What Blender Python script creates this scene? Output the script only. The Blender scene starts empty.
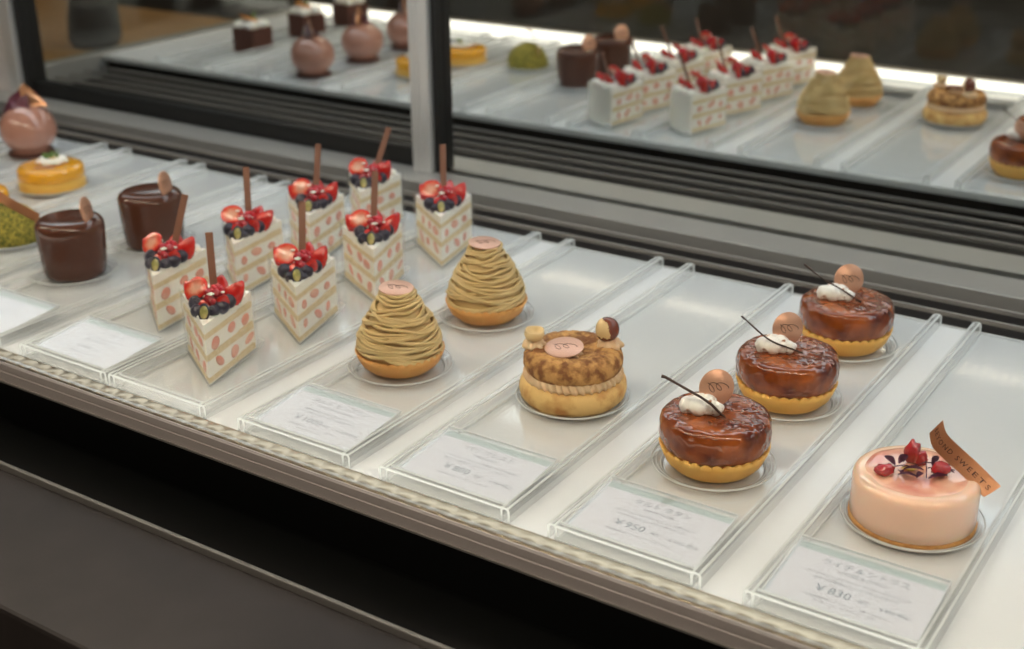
import bpy, bmesh, math, random
from math import sin, cos, pi, radians as RAD
from mathutils import Vector, Matrix, Euler, noise

S = bpy.context.scene
COL = S.collection

# ------------------------------------------------------------------ helpers
def link(o, parent=None, loc=None, rot=None):
    COL.objects.link(o)
    if parent is not None:
        o.parent = parent
    if loc is not None:
        o.location = loc
    if rot is not None:
        o.rotation_euler = rot
    return o

def obj(name, bm, mats, parent=None, loc=None, rot=None, smooth=True, label=None):
    me = bpy.data.meshes.new(name)
    bmesh.ops.recalc_face_normals(bm, faces=bm.faces)
    bm.to_mesh(me)
    bm.free()
    if not isinstance(mats, (list, tuple)):
        mats = [mats]
    for m in mats:
        me.materials.append(m)
    if smooth:
        me.shade_smooth()
        if smooth == 'auto':
            try:
                me.set_sharp_from_angle(angle=RAD(35))
            except Exception:
                pass
    o = bpy.data.objects.new(name, me)
    link(o, parent, loc, rot)
    if label:
        o['label'] = label
    return o

def thing(name, label, cat, loc=(0, 0, 0), rotz=0, group=None):
    o = bpy.data.objects.new(name, None)
    o.empty_display_size = 0.02
    link(o, None, loc, (0, 0, rotz))
    tag(o, label, cat, group)
    return o

def tag(o, label, cat, group=None):
    o['label'] = label
    o['category'] = cat
    if group:
        o['group'] = group
    return o

def dup(root, loc, rotz, label, group=None):
    """a copy of a thing with copies of its parts and sub-parts (mesh data shared)"""
    r = root.copy()
    COL.objects.link(r)
    r.location = loc
    r.rotation_euler = (0, 0, rotz)
    r['label'] = label
    if group:
        r['group'] = group
    for ch in list(root.children):
        c = ch.copy()
        COL.objects.link(c)
        c.parent = r
        for g in list(ch.children):
            d = g.copy()
            COL.objects.link(d)
            d.parent = c
    return r

def box(bm, x0, x1, y0, y1, z0, z1, mi=0, bev=0):
    vs = [bm.verts.new((x, y, z)) for z in (z0, z1) for x, y in ((x0, y0), (x1, y0), (x1, y1), (x0, y1))]
    fs = []
    for idx in ((0, 1, 2, 3), (4, 5, 6, 7), (0, 1, 5, 4), (1, 2, 6, 5), (2, 3, 7, 6), (3, 0, 4, 7)):
        f = bm.faces.new([vs[i] for i in idx])
        f.material_index = mi
        fs.append(f)
    bmesh.ops.recalc_face_normals(bm, faces=fs)
    if bev:
        es = list({e for f in fs for e in f.edges})
        bmesh.ops.bevel(bm, geom=es, offset=bev, segments=2, affect='EDGES', profile=.5)
    return vs

def lathe(bm, prof, seg=48, fn=None, mi=0, cap0=True, cap1=True):
    """prof: list of (r,z).  fn(theta, k, r, z)->(r,z) may deform"""
    rings = []
    for k, (r, z) in enumerate(prof):
        ring = []
        for i in range(seg):
            t = 2 * pi * i / seg
            rr, zz = (r, z) if fn is None else fn(t, k, r, z)
            ring.append(bm.verts.new((rr * cos(t), rr * sin(t), zz)))
        rings.append(ring)
    for a, b in zip(rings, rings[1:]):
        for i in range(seg):
            j = (i + 1) % seg
            bm.faces.new((a[i], a[j], b[j], b[i])).material_index = mi
    for flag, ring in ((cap0, rings[0]), (cap1, rings[-1])):
        if flag:
            c = Vector((0, 0, 0))
            for v in ring:
                c += v.co
            cv = bm.verts.new(c / seg)
            for i in range(seg):
                bm.faces.new((ring[i], ring[(i + 1) % seg], cv)).material_index = mi
    return rings

def tube(bm, pts, rad, seg=8, closed=False, mi=0, flat=1.0):
    pts = [Vector(p) for p in pts]
    n = len(pts)
    rings = []
    up = Vector((0, 0, 1))
    for i, p in enumerate(pts):
        if closed:
            d = pts[(i + 1) % n] - pts[i - 1]
        else:
            d = pts[min(i + 1, n - 1)] - pts[max(i - 1, 0)]
        d.normalize()
        a = up - d * up.dot(d)
        if a.length < .05:
            a = Vector((1, 0, 0)) - d * d.x
        a.normalize()
        b = d.cross(a)
        r = rad[i] if isinstance(rad, (list, tuple)) else rad
        rings.append([bm.verts.new(p + a * (r * cos(2 * pi * k / seg)) + b * (r * flat * sin(2 * pi * k / seg))) for k in range(seg)])
    for i in range(n if closed else n - 1):
        A, B = rings[i], rings[(i + 1) % n]
        for k in range(seg):
            bm.faces.new((A[k], A[(k + 1) % seg], B[(k + 1) % seg], B[k])).material_index = mi
    if not closed:
        for R_ in (rings[0], rings[-1]):
            bm.faces.new(R_).material_index = mi

def blob(bm, c, r, sc=(1, 1, 1), amp=0.0, freq=1.0, sub=3, seed=0, rot=None, mi=0):
    ret = bmesh.ops.create_icosphere(bm, subdivisions=sub, radius=1.0)
    off = Vector((seed * 3.1, seed * 1.7, seed * .9))
    M = Euler(rot).to_matrix() if rot else Matrix.Identity(3)
    for v in ret['verts']:
        k = 1 + (amp * noise.noise(v.co * freq + off) if amp else 0)
        q = Vector((v.co.x * sc[0], v.co.y * sc[1], v.co.z * sc[2])) * (r * k)
        v.co = M @ q + Vector(c)
    if mi:
        for f in {f for v in ret['verts'] for f in v.link_faces}:
            f.material_index = mi
    return ret['verts']

def prism(bm, poly, z0, z1, mi=0):
    a = [bm.verts.new((x, y, z0)) for x, y in poly]
    b = [bm.verts.new((x, y, z1)) for x, y in poly]
    bm.faces.new(a[::-1]).material_index = mi
    bm.faces.new(b).material_index = mi
    n = len(poly)
    for i in range(n):
        bm.faces.new((a[i], a[(i + 1) % n], b[(i + 1) % n], b[i])).material_index = mi

def extrude_x(bm, poly, x0, x1, mi=0):
    """poly: list of (y,z), swept along x"""
    a = [bm.verts.new((x0, y, z)) for y, z in poly]
    b = [bm.verts.new((x1, y, z)) for y, z in poly]
    bm.faces.new(a[::-1]).material_index = mi
    bm.faces.new(b).material_index = mi
    n = len(poly)
    for i in range(n):
        bm.faces.new((a[i], a[(i + 1) % n], b[(i + 1) % n], b[i])).material_index = mi

# ------------------------------------------------------------------ materials
def nt(name):
    m = bpy.data.materials.new(name)
    m.use_nodes = True
    N = m.node_tree.nodes
    L = m.node_tree.links
    return m, N, L, N['Principled BSDF']

def srgb(r, g, b):
    f = lambda c: ((c / 255) / 12.92 if c / 255 <= .04045 else (((c / 255) + .055) / 1.055) ** 2.4)
    return (f(r), f(g), f(b), 1)

def pmat(name, col, rough=.5, metal=0, sss=0, sssr=(.01, .005, .003), coat=0, coatr=.05, ior=1.45,
         var=None, vscale=60, vdetail=3, bump=0, bscale=200, bdist=.001, contrast=(.35, .65), spec=.5, bdetail=3):
    m, N, L, P = nt(name)
    P.inputs['Base Color'].default_value = col
    P.inputs['Roughness'].default_value = rough
    P.inputs['Metallic'].default_value = metal
    P.inputs['IOR'].default_value = ior
    P.inputs['Specular IOR Level'].default_value = spec
    if sss:
        P.inputs['Subsurface Weight'].default_value = sss
        P.inputs['Subsurface Radius'].default_value = (1, .5, .3)
        P.inputs['Subsurface Scale'].default_value = sssr[0]
    if coat:
        P.inputs['Coat Weight'].default_value = coat
        P.inputs['Coat Roughness'].default_value = coatr
    tc = N.new('ShaderNodeTexCoord')
    if var is not None:
        n = N.new('ShaderNodeTexNoise')
        n.inputs['Scale'].default_value = vscale
        n.inputs['Detail'].default_value = vdetail
        r = N.new('ShaderNodeValToRGB')
        r.color_ramp.elements[0].position = contrast[0]
        r.color_ramp.elements[1].position = contrast[1]
        r.color_ramp.elements[0].color = col
        r.color_ramp.elements[1].color = var
        L.new(tc.outputs['Object'], n.inputs['Vector'])
        L.new(n.outputs['Fac'], r.inputs['Fac'])
        L.new(r.outputs['Color'], P.inputs['Base Color'])
    if bump:
        n2 = N.new('ShaderNodeTexNoise')
        n2.inputs['Scale'].default_value = bscale
        n2.inputs['Detail'].default_value = bdetail
        b = N.new('ShaderNodeBump')
        b.inputs['Strength'].default_value = bump
        b.inputs['Distance'].default_value = bdist
        L.new(tc.outputs['Object'], n2.inputs['Vector'])
        L.new(n2.outputs['Fac'], b.inputs['Height'])
        L.new(b.outputs['Normal'], P.inputs['Normal'])
        if coat:
            L.new(b.outputs['Normal'], P.inputs['Coat Normal'])
    return m

def clear_mat(name, tint=(.97, .98, .98, 1), rough=.03, milky=.05, ior=1.49, milk_col=(.9, .92, .92, 1), gboost=1.0):
    """thin clear plastic or glass: transparent, Fresnel gloss, a trace of milky scatter"""
    m = bpy.data.materials.new(name)
    m.use_nodes = True
    N = m.node_tree.nodes
    L = m.node_tree.links
    N.clear()
    out = N.new('ShaderNodeOutputMaterial')
    tr = N.new('ShaderNodeBsdfTransparent')
    tr.inputs['Color'].default_value = tint
    gl = N.new('ShaderNodeBsdfGlossy')
    gl.inputs['Roughness'].default_value = rough
    df = N.new('ShaderNodeBsdfDiffuse')
    df.inputs['Color'].default_value = milk_col
    tl = N.new('ShaderNodeBsdfTranslucent')
    tl.inputs['Color'].default_value = milk_col
    ad = N.new('ShaderNodeMixShader')
    ad.inputs[0].default_value = .5
    L.new(df.outputs[0], ad.inputs[1])
    L.new(tl.outputs[0], ad.inputs[2])
    # Schlick reflectance of a thin sheet, the same from both sides
    f0 = min(.3, ((ior - 1) / (ior + 1)) ** 2 * gboost)
    lw = N.new('ShaderNodeLayerWeight')
    lw.inputs['Blend'].default_value = .5
    pw = N.new('ShaderNodeMath'); pw.operation = 'POWER'; pw.inputs[1].default_value = 5
    L.new(lw.outputs['Facing'], pw.inputs[0])
    mu = N.new('ShaderNodeMath')
    mu.operation = 'MULTIPLY_ADD'
    mu.inputs[1].default_value = (1 - f0) * .8
    mu.inputs[2].default_value = f0
    mu.use_clamp = True
    L.new(pw.outputs[0], mu.inputs[0])
    m1 = N.new('ShaderNodeMixShader')
    m1.inputs[0].default_value = milky
    L.new(tr.outputs[0], m1.inputs[1])
    L.new(ad.outputs[0], m1.inputs[2])
    m2 = N.new('ShaderNodeMixShader')
    L.new(mu.outputs[0], m2.inputs[0])
    L.new(m1.outputs[0], m2.inputs[1])
    L.new(gl.outputs[0], m2.inputs[2])
    L.new(m2.outputs[0], out.inputs['Surface'])
    return m

def emit_mat(name, col, strength, chip=None):
    m = bpy.data.materials.new(name)
    m.use_nodes = True
    N = m.node_tree.nodes
    L = m.node_tree.links
    N.clear()
    out = N.new('ShaderNodeOutputMaterial')
    e = N.new('ShaderNodeEmission')
    e.inputs['Color'].default_value = col
    e.inputs['Strength'].default_value = strength
    L.new(e.outputs[0], out.inputs['Surface'])
    return m

M = {}
M['shelf'] = pmat('white_shelf', (.77, .785, .80, 1), rough=.2, coat=.0, spec=.6)
M['acrylic'] = clear_mat('clear_acrylic', tint=(1, 1, 1, 1), milky=.13, rough=.06)
M['acrylic_floor'] = clear_mat('clear_acrylic_floor', tint=(.995, .997, .996, 1), milky=.05, rough=.07, gboost=1.3)
M['acrylic_edge'] = clear_mat('polished_acrylic_edge', milky=.70, rough=.15, milk_col=(.93, .95, .95, 1))  # milky white put in for the bright light along clear edges
M['plate'] = clear_mat('clear_plastic_plate', tint=(1, 1, 1, 1), milky=.09, rough=.05, gboost=1.5)
M['plate_rim'] = clear_mat('clear_plastic_plate_rim', milky=.75, rough=.08, gboost=1.8)
M['film'] = clear_mat('clear_film', tint=(.985, .985, .98, 1), milky=.05, rough=.07, gboost=1.3)
M['paper_film'] = clear_mat('wax_film', tint=(1, .99, .97, 1), milky=.42, rough=.15)
M['glass'] = clear_mat('front_glass', tint=(.97, .985, .975, 1), milky=.0, rough=.0, ior=1.5, gboost=1.25)
M['mirror'] = pmat('door_mirror', (.80, .815, .80, 1), rough=.012, metal=1)
M['alu'] = pmat('satin_aluminium', (.43, .42, .40, 1), rough=.42, metal=.5, bump=.05, bscale=900)
M['alu_post'] = pmat('brushed_door_stile', (.74, .73, .72, 1), rough=.36, metal=.6)
M['alu_dark'] = pmat('dark_metal', (.72, .66, .64, 1), rough=.42, metal=.15)
M['fluted'] = pmat('fluted_polished_metal', (.56, .47, .34, 1), rough=.30, metal=1)  # for the lip whose ripples imitate reflected LEDs
M['grille_dark'] = pmat('grille_recess', (.018, .015, .014, 1), rough=.8, spec=.2)
M['grille_fin'] = pmat('grille_fin', (.34, .32, .30, 1), rough=.5, metal=.2)
M['black'] = pmat('black_gasket', (.008, .008, .008, 1), rough=.5)
M['black_gloss'] = pmat('black_gloss_panel', (.005, .0055, .0055, 1), rough=.35, spec=.25)
M['stone'] = pmat('dark_stone_ledge', (.042, .035, .034, 1), rough=.6, var=(.062, .051, .049, 1), vscale=9, vdetail=6, bump=.15, bscale=40)
M['wood'] = pmat('wood_counter', (.40, .22, .085, 1), rough=.5, var=(.50, .30, .14, 1), vscale=6)
M['wall'] = pmat('dark_wall', (.11, .10, .096, 1), rough=.8, var=(.14, .13, .12, 1), vscale=1.5)
M['floor'] = pmat('shop_floor', (.10, .085, .075, 1), rough=.6, var=(.13, .11, .09, 1), vscale=3)
M['top'] = pmat('case_top', (.35, .35, .35, 1), rough=.5)
M['bag'] = pmat('dark_grey_cloth', (.07, .07, .07, 1), rough=.9, bump=.3, bscale=60)
M['led'] = emit_mat('led_chip', (1, .86, .68, 1), 85)
M['led_rear'] = emit_mat('led_rear_diffuser', (.90, .95, 1.0, 1), 4.0)  # added fill over the rear shelf, also gives the tray glare
M['strip'] = emit_mat('warm_strip_diffuser', (1, .92, .80, 1), 2.6)
M['lamp'] = emit_mat('room_lamp', (1, .85, .68, 1), 9)  # added ceiling fill, unseen
# pastry
M['tart'] = pmat('baked_tart_shell', (.62, .28, .075, 1), rough=.6, var=(.72, .37, .12, 1), vscale=45, bump=.25, bscale=500, bdist=.0006, sss=.15)
M['tart_yellow'] = pmat('yellow_tart_shell', (.80, .42, .09, 1), rough=.55, var=(.82, .46, .12, 1), vscale=45, bump=.25, bscale=500, bdist=.0006, sss=.15)
M['caramel'] = pmat('caramel_glaze', (.085, .012, .004, 1), rough=.13, coat=.5, coatr=.04, var=(.36, .085, .013, 1), vscale=46, vdetail=5, contrast=(.38, .68), bump=.35, bscale=150, bdist=.0015, bdetail=2)
M['chestnut'] = pmat('chestnut_cream', (.56, .385, .16, 1), rough=.55, var=(.66, .48, .23, 1), vscale=35, sss=.1, bump=.12, bscale=400, bdist=.0005)
M['copper_disc'] = pmat('copper_foil_chocolate', (.66, .36, .24, 1), rough=.33, metal=.55, var=(.72, .41, .28, 1), vscale=20)
M['pink_disc'] = pmat('rose_foil_chocolate', (.70, .42, .32, 1), rough=.35, metal=.35)
M['ink'] = pmat('dark_ink', (.06, .025, .02, 1), rough=.6)
M['meringue'] = pmat('toasted_meringue', (.82, .76, .67, 1), rough=.6, sss=.3, var=(.84, .79, .70, 1), vscale=60)
def toast():
    m, N, L, P = nt('toasted_meringue_spots')
    tc = N.new('ShaderNodeTexCoord')
    n = N.new('ShaderNodeTexNoise'); n.inputs['Scale'].default_value = 160; n.inputs['Detail'].default_value = 3
    r = N.new('ShaderNodeValToRGB')
    r.color_ramp.elements[0].position = .56; r.color_ramp.elements[1].position = .66
    r.color_ramp.elements[0].color = (.95, .92, .86, 1); r.color_ramp.elements[1].color = (.36, .13, .04, 1)
    L.new(tc.outputs['Object'], n.inputs['Vector']); L.new(n.outputs['Fac'], r.inputs['Fac']); L.new(r.outputs['Color'], P.inputs['Base Color'])
    P.inputs['Roughness'].default_value = .55
    P.inputs['Specular IOR Level'].default_value = .3
    return m
M['meringue'] = toast()
M['vanilla'] = pmat('dried_vanilla_pod', (.045, .022, .014, 1), rough=.5, bump=.4, bscale=600)
M['peach'] = pmat('peach_mousse_glaze', (.92, .60, .44, 1), rough=.18, coat=.6, coatr=.04, sss=.35, sssr=(.006, 0, 0), var=(.92, .63, .48, 1), vscale=18)
M['jelly'] = pmat('pink_jelly_top', (.66, .23, .17, 1), rough=.14, coat=.5, var=(.88, .50, .35, 1), vscale=34, contrast=(.32, .52))
M['crumb'] = pmat('biscuit_base', (.42, .18, .05, 1), rough=.8, var=(.60, .31, .10, 1), vscale=150, bump=.6, bscale=400)
M['aril'] = pmat('pomegranate_seed', (.42, .02, .03, 1), rough=.08, coat=1, sss=.5, sssr=(.003, 0, 0))
M['purple_leaf'] = pmat('purple_herb', (.10, .012, .04, 1), rough=.5)
M['gold'] = pmat('gold_leaf', (.85, .60, .15, 1), rough=.3, metal=1)
M['copper_ribbon'] = pmat('copper_ribbon', (.60, .30, .16, 1), rough=.30, metal=.75, var=(.66, .34, .19, 1), vscale=20)
M['choc_glaze'] = pmat('dark_chocolate_glaze', (.080, .029, .017, 1), rough=.12, spec=.5)
M['choc_stick'] = pmat('chocolate_stick', (.20, .085, .05, 1), rough=.45, bump=.3, bscale=900)
M['cream'] = pmat('whipped_cream', (.90, .86, .78, 1), rough=.5, sss=.15, sssr=(.004, 0, 0))
M['sponge'] = pmat('sponge_cake', (.70, .55, .32, 1), rough=.85, var=(.78, .66, .44, 1), vscale=220, bump=.6, bscale=700)
M['berry_blue'] = pmat('blueberry_skin', (.018, .016, .028, 1), rough=.3, var=(.04, .035, .06, 1), vscale=200)
M['raspberry'] = pmat('raspberry', (.52, .014, .03, 1), rough=.2, coat=.6, sss=.3, sssr=(.002, 0, 0))
M['currant'] = pmat('red_currant', (.36, .006, .015, 1), rough=.07, coat=1, sss=.4, sssr=(.002, 0, 0))
M['grape'] = pmat('grape_flesh', (.24, .24, .07, 1), rough=.15, coat=1, var=(.48, .40, .16, 1), vscale=120)
M['petal'] = pmat('white_petal', (.85, .82, .72, 1), rough=.5)
M['pistachio'] = pmat('pistachio_crumb', (.09, .10, .012, 1), rough=.8, var=(.42, .34, .055, 1), vscale=330, bump=1, bscale=330, bdist=.002)
M['purple_glaze'] = pmat('cocoa_pink_glaze', (.42, .205, .15, 1), rough=.2, coat=.6, coatr=.05)
M['plum_choc'] = pmat('plum_chocolate_shard', (.10, .015, .035, 1), rough=.3, coat=.4)
M['yellow_glaze'] = pmat('mango_glaze', (.80, .37, .018, 1), rough=.15, coat=.8, coatr=.04)
M['yellow_mousse'] = pmat('mango_mousse', (.80, .46, .085, 1), rough=.5, sss=.2)
M['choux'] = pmat('craquelin_crust', (.20, .075, .022, 1), rough=.75, var=(.56, .30, .10, 1), vscale=130, vdetail=8, contrast=(.40, .60), bump=.9, bscale=160, bdist=.003)
M['choux_base'] = pmat('choux_base', (.46, .20, .05, 1), rough=.65, var=(.76, .50, .19, 1), vscale=60, vdetail=6, contrast=(.34, .56), bump=.3, bscale=160, bdist=.001)
M['praline'] = pmat('praline_cream', (.74, .50, .29, 1), rough=.5, sss=.15, var=(.78, .56, .35, 1), vscale=60)
M['nut'] = pmat('roasted_hazelnut', (.72, .52, .26, 1), rough=.5)
M['nut_skin'] = pmat('hazelnut_skin', (.16, .035, .015, 1), rough=.25, coat=.5)
M['brownie'] = pmat('chocolate_sponge', (.075, .022, .012, 1), rough=.7, bump=.4, bscale=300)
M['orange'] = pmat('candied_orange', (.80, .30, .05, 1), rough=.2, coat=.6)
M['leaf'] = pmat('green_herb', (.12, .20, .05, 1), rough=.5)
M['card'] = pmat('price_card_paper', (.50, .465, .470, 1), rough=.6)
M['band'] = pmat('grey_green_band', (.27, .33, .28, 1), rough=.6)
M['card_ink'] = pmat('printed_ink', (.03, .025, .027, 1), rough=.7)

def berry_cut():
    """cut strawberry: pale heart, red rim (object local x,y within radius 1 in Generated space)"""
    m, N, L, P = nt('cut_strawberry')
    tc = N.new('ShaderNodeTexCoord')
    mp = N.new('ShaderNodeMapping'); mp.inputs['Location'].default_value = (-1, -1, 0); mp.inputs['Scale'].default_value = (2, 2, 0)
    ln = N.new('ShaderNodeVectorMath'); ln.operation = 'LENGTH'
    nz = N.new('ShaderNodeTexNoise'); nz.inputs['Scale'].default_value = 5
    ad = N.new('ShaderNodeMath'); ad.operation = 'MULTIPLY_ADD'; ad.inputs[1].default_value = .5
    r = N.new('ShaderNodeValToRGB')
    e = r.color_ramp.elements
    e[0].position = .30; e[0].color = (.70, .36, .26, 1)
    e[1].position = .92; e[1].color = (.62, .018, .010, 1)
    k = e.new(.68); k.color = (.66, .13, .07, 1)
    L.new(tc.outputs['Generated'], mp.inputs['Vector']); L.new(mp.outputs[0], ln.inputs[0])
    L.new(tc.outputs['Generated'], nz.inputs['Vector'])
    L.new(nz.outputs['Fac'], ad.inputs[0]); L.new(ln.outputs['Value'], ad.inputs[2])
    sb = N.new('ShaderNodeMath'); sb.operation = 'SUBTRACT'; sb.inputs[1].default_value = .2
    L.new(ad.outputs[0], sb.inputs[0])
    L.new(sb.outputs[0], r.inputs['Fac']); L.new(r.outputs['Color'], P.inputs['Base Color'])
    P.inputs['Roughness'].default_value = .25; P.inputs['Coat Weight'].default_value = .6
    return m
M['berry_cut'] = berry_cut()
M['berry_skin'] = pmat('strawberry_skin', (.42, .008, .008, 1), rough=.2, coat=.6, sss=.05, sssr=(.001, 0, 0), var=(.58, .025, .015, 1), vscale=160, bump=.25, bscale=500)
M['berry_in2'] = pmat('pale_strawberry_in_cream', (.82, .50, .38, 1), rough=.4, var=(.80, .34, .25, 1), vscale=140)
M['berry_in'] = pmat('strawberry_in_cream', (.80, .26, .19, 1), rough=.35, var=(.76, .42, .32, 1), vscale=120)

# ------------------------------------------------------------------ camera (solved from the tray grid)
F_PX = 1310.078
rt = Vector((.8334, .5526, -.0092)); up = Vector((-.21, .332, .9196)); fw = Vector((-.5112, .7645, -.3928))
fw.normalize(); rt = (rt - fw * rt.dot(fw)).normalized(); up = rt.cross(fw)
cam = bpy.data.cameras.new('camera')
cam.sensor_width = 36
cam.lens = F_PX / 1024 * 36
cam.clip_start = .02
cam.dof.use_dof = True
cam.dof.focus_distance = .885
cam.dof.aperture_fstop = 6.8
co = bpy.data.objects.new('camera', cam)
COL.objects.link(co)
co.matrix_world = Matrix((( rt.x, up.x, -fw.x, .7998), (rt.y, up.y, -fw.y, -.5937), (rt.z, up.z, -fw.z, .4443), (0, 0, 0, 1)))
S.camera = co
# picture-plane directions on the floor (screen right / away), used to turn pastries the way the shop set them
FACE = math.atan2(.5526, .8334)

# ------------------------------------------------------------------ the room
def struct(name, bm, m):
    o = obj(name, bm, m, smooth=False)
    o['kind'] = 'structure'
    return o
RX0, RX1, RY0, RY1, RZ0, RZ1 = -4.0, 3.5, -3.2, 2.4, -1.0, 1.9
def slab(name, *a, m):
    bm = bmesh.new(); box(bm, *a); return struct(name, bm, m)
slab('floor', RX0, RX1, RY0, RY1, RZ0 - .05, RZ0, m=M['floor'])
slab('ceiling', RX0, RX1, RY0, RY1, RZ1, RZ1 + .05, m=M['wall'])
slab('wall_front', RX0, RX1, RY0 - .05, RY0, RZ0, RZ1, m=M['wall'])
slab('wall_back', RX0, RX1, RY1, RY1 + .05, RZ0, RZ1, m=M['wall'])
slab('wall_left', RX0 - .05, RX0, RY0, RY1, RZ0, RZ1, m=M['wall'])
slab('wall_right', RX1, RX1 + .05, RY0, RY1, RZ0, RZ1, m=M['wall'])

# ------------------------------------------------------------------ the display case
CX0, CX1 = -1.0, 1.35
case = thing('display_case', 'long glass pastry display case with a white shelf, metal trim and mirrored sliding rear doors', 'display case', (0, 0, 0))
def cbox(name, *a, m, bev=0, label=None, parent=case, smooth=False):
    bm = bmesh.new(); box(bm, *a, bev=bev); return obj(name, bm, m, parent, smooth=smooth, label=label)
cbox('cabinet_body', CX0, CX1, -.036, .72, -.95, -.045, m=M['black'])
cbox('shelf', CX0, CX1, -.0005, .4655, -.006, 0, m=M['shelf'], bev=.0006, label='glossy white shelf')
cbox('shelf_support', CX0, CX1, .0, .46, -.044, -.0065, m=M['grille_dark'])
# fluted inner lip of the front trim, ripples 15 mm apart, shaped to imitate LED reflections
bm = bmesh.new()
n = int((CX1 - CX0) / .0025)
rows = []
for i in range(n + 1):
    x = CX0 + (CX1 - CX0) * i / n
    w = .00085 * (abs(cos(pi * x / .0155)) - .6)
    rows.append([bm.verts.new((x, y, z + w * k)) for y, z, k in ((-.0262, .0100, 0), (-.0264, .0200, .2), (-.0275, .0203, 1), (-.033, .0202, 1), (-.0400, .0200, 1), (-.0408, .0195, .2), (-.0408, .0100, 0))])
for a, b in zip(rows, rows[1:]):
    for k in range(6):
        bm.faces.new((a[k], a[k + 1], b[k + 1], b[k]))
    bm.faces.new((a[6], a[0], b[0], b[6]))
obj('light_lip', bm, M['fluted'], case, label='fluted shiny metal lip that catches the lights')
bm = bmesh.new()
extrude_x(bm, [(-.0410, .0196), (-.0425, .0200), (-.0440, .0190), (-.0446, .0150), (-.0446, .0135), (-.0452, .0130), (-.0456, .0055), (-.0412, .0055)], CX0, CX1)
obj('front_trim', bm, M['alu_dark'], case, smooth=False, label='brownish grey metal front trim')
cbox('trim_bead', CX0, CX1, -.0470, -.0457, .0045, .0058, m=M['alu'])
cbox('front_fascia', CX0, CX1, -.0454, -.0270, -.045, .0052, m=M['black_gloss'])
cbox('black_ledge', CX0, CX1, -.0930, -.0455, -.045, -.0290, m=M['black_gloss'], label='black glossy ledge below the trim')
cbox('ledge_strip', CX0, CX1, -.0965, -.0931, -.045, -.0270, m=M['alu'], bev=.0008, label='thin champagne metal strip')
bm = bmesh.new()
box(bm, CX0 - .3, CX1 + .1, -.2090, -.0966, -.075, -.0305, bev=.003)
obj('stone_ledge', bm, M['stone'], case, smooth=False, label='dark grey stone ledge')
cbox('kick_panel', CX0, CX1, -.12, -.0365, -.95, -.0755, m=M['black'])
bm = bmesh.new()
extrude_x(bm, [(-.0006, -.004), (-.0006, .0001), (-.0030, .0012), (-.0258, .0192), (-.0260, .0100), (-.0260, -.004)], CX0, CX1)
ls = obj('light_strip', bm, M['alu'], case, smooth=False, label='low sloping light strip along the front edge, facing the pastries')
bm = bmesh.new()
nd = Vector((0, .0180, .0228)).normalized()
a0 = Vector((0, -.0045, .0021)); a1 = Vector((0, -.0250, .0182))
q = [bm.verts.new(Vector((xx, 0, 0)) + p + nd * h_) for h_ in (.0, .0003) for xx, p in ((CX0 + .01, a0), (CX1 - .01, a0), (CX1 - .01, a1), (CX0 + .01, a1))]
for idx in ((0, 1, 2, 3), (4, 5, 6, 7), (0, 1, 5, 4), (1, 2, 6, 5), (2, 3, 7, 6), (3, 0, 4, 7)):
    bm.faces.new([q[i] for i in idx])
obj('diffuser', bm, M['strip'], ls, smooth=False)
# front glass
cbox('front_glass', CX0, CX1, -.0395, -.0365, .0207, .435, m=M['glass'], label='clear front glass')
# rear: vent grille, door track
bm = bmesh.new()
box(bm, CX0, CX1, .4665, .608, -.044, -.034)
g = obj('vent_grille', bm, M['grille_dark'], case, smooth=False, label='dark slotted vent grille')
for y in (.4760, .507, .538, .569):
    bm = bmesh.new(); box(bm, CX0, CX1, y, y + .0026, -.0205, -.0165)
    obj('fin', bm, M['grille_fin'], g, smooth=False)
cbox('shelf_back_edge', CX0, CX1, .4657, .4672, -.008, .0004, m=M['acrylic_edge'])
cbox('door_track', CX0, CX1, .604, .655, -.044, -.0155, m=M['alu'], bev=.0008, label='flat satin metal door track')
cbox('track_gap', CX0, CX1, .6555, .70, -.044, -.022, m=M['black'])
# doors
YR, YL = .663, .6665
dr = obj('sliding_door', (lambda b: (box(b, -.136, CX1, YR, YR + .004, -.020, .435), b)[1])(bmesh.new()), M['mirror'], case, smooth=False, label='right mirrored sliding door')
bm = bmesh.new()
# ribbed stile
box(bm, -.1700, -.1420, .640, .662, -.0155, .435, bev=.0012)
box(bm, -.1655, -.1630, .6385, .6402, -.0155, .435)
box(bm, -.1590, -.1560, .6385, .6402, -.0155, .435)
obj('door_stile', bm, M['alu_post'], dr, smooth=False, label='brushed metal stile')
bm = bmesh.new(); box(bm, -.1418, -.1350, .648, .6625, -.0155, .435)
obj('gasket', bm, M['black'], dr, smooth=False, label='black rubber gasket')
dl = obj('sliding_door', (lambda b: (box(b, -.915, -.15, YL, YL + .004, -.020, .435), b)[1])(bmesh.new()), M['mirror'], case, smooth=False, label='left mirrored sliding door, set further back')
bm = bmesh.new(); box(bm, -.952, -.926, .642, .6655, -.0155, .435, bev=.0012)
obj('door_stile', bm, M['alu_post'], dl, smooth=False, label='brushed metal stile')
bm = bmesh.new(); box(bm, -.9258, -.914, .650, .6660, -.0155, .435)
obj('gasket', bm, M['black'], dl, smooth=False, label='black rubber gasket')
bm = bmesh.new(); box(bm, -.9135, -.171, .6590, .6660, -.0155, .0060)
obj('bottom_rail', bm, M['black'], dl, smooth=False, label='black bottom rail')
cbox('rear_corner_post', -1.0, -.953, .655, .70, -.0155, .60, m=M['alu_dark'])
# side
cbox('side_glass', CX0 - .008, CX0 - .002, -.03, .65, -.02, .435, m=M['glass'])
cbox('side_rail', CX0 - .03, CX0, -.03, .65, -.044, .004, m=M['alu'], bev=.001)
cbox('side_panel', CX1, CX1 + .012, -.03, .70, -.044, .435, m=M['top'])
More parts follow.
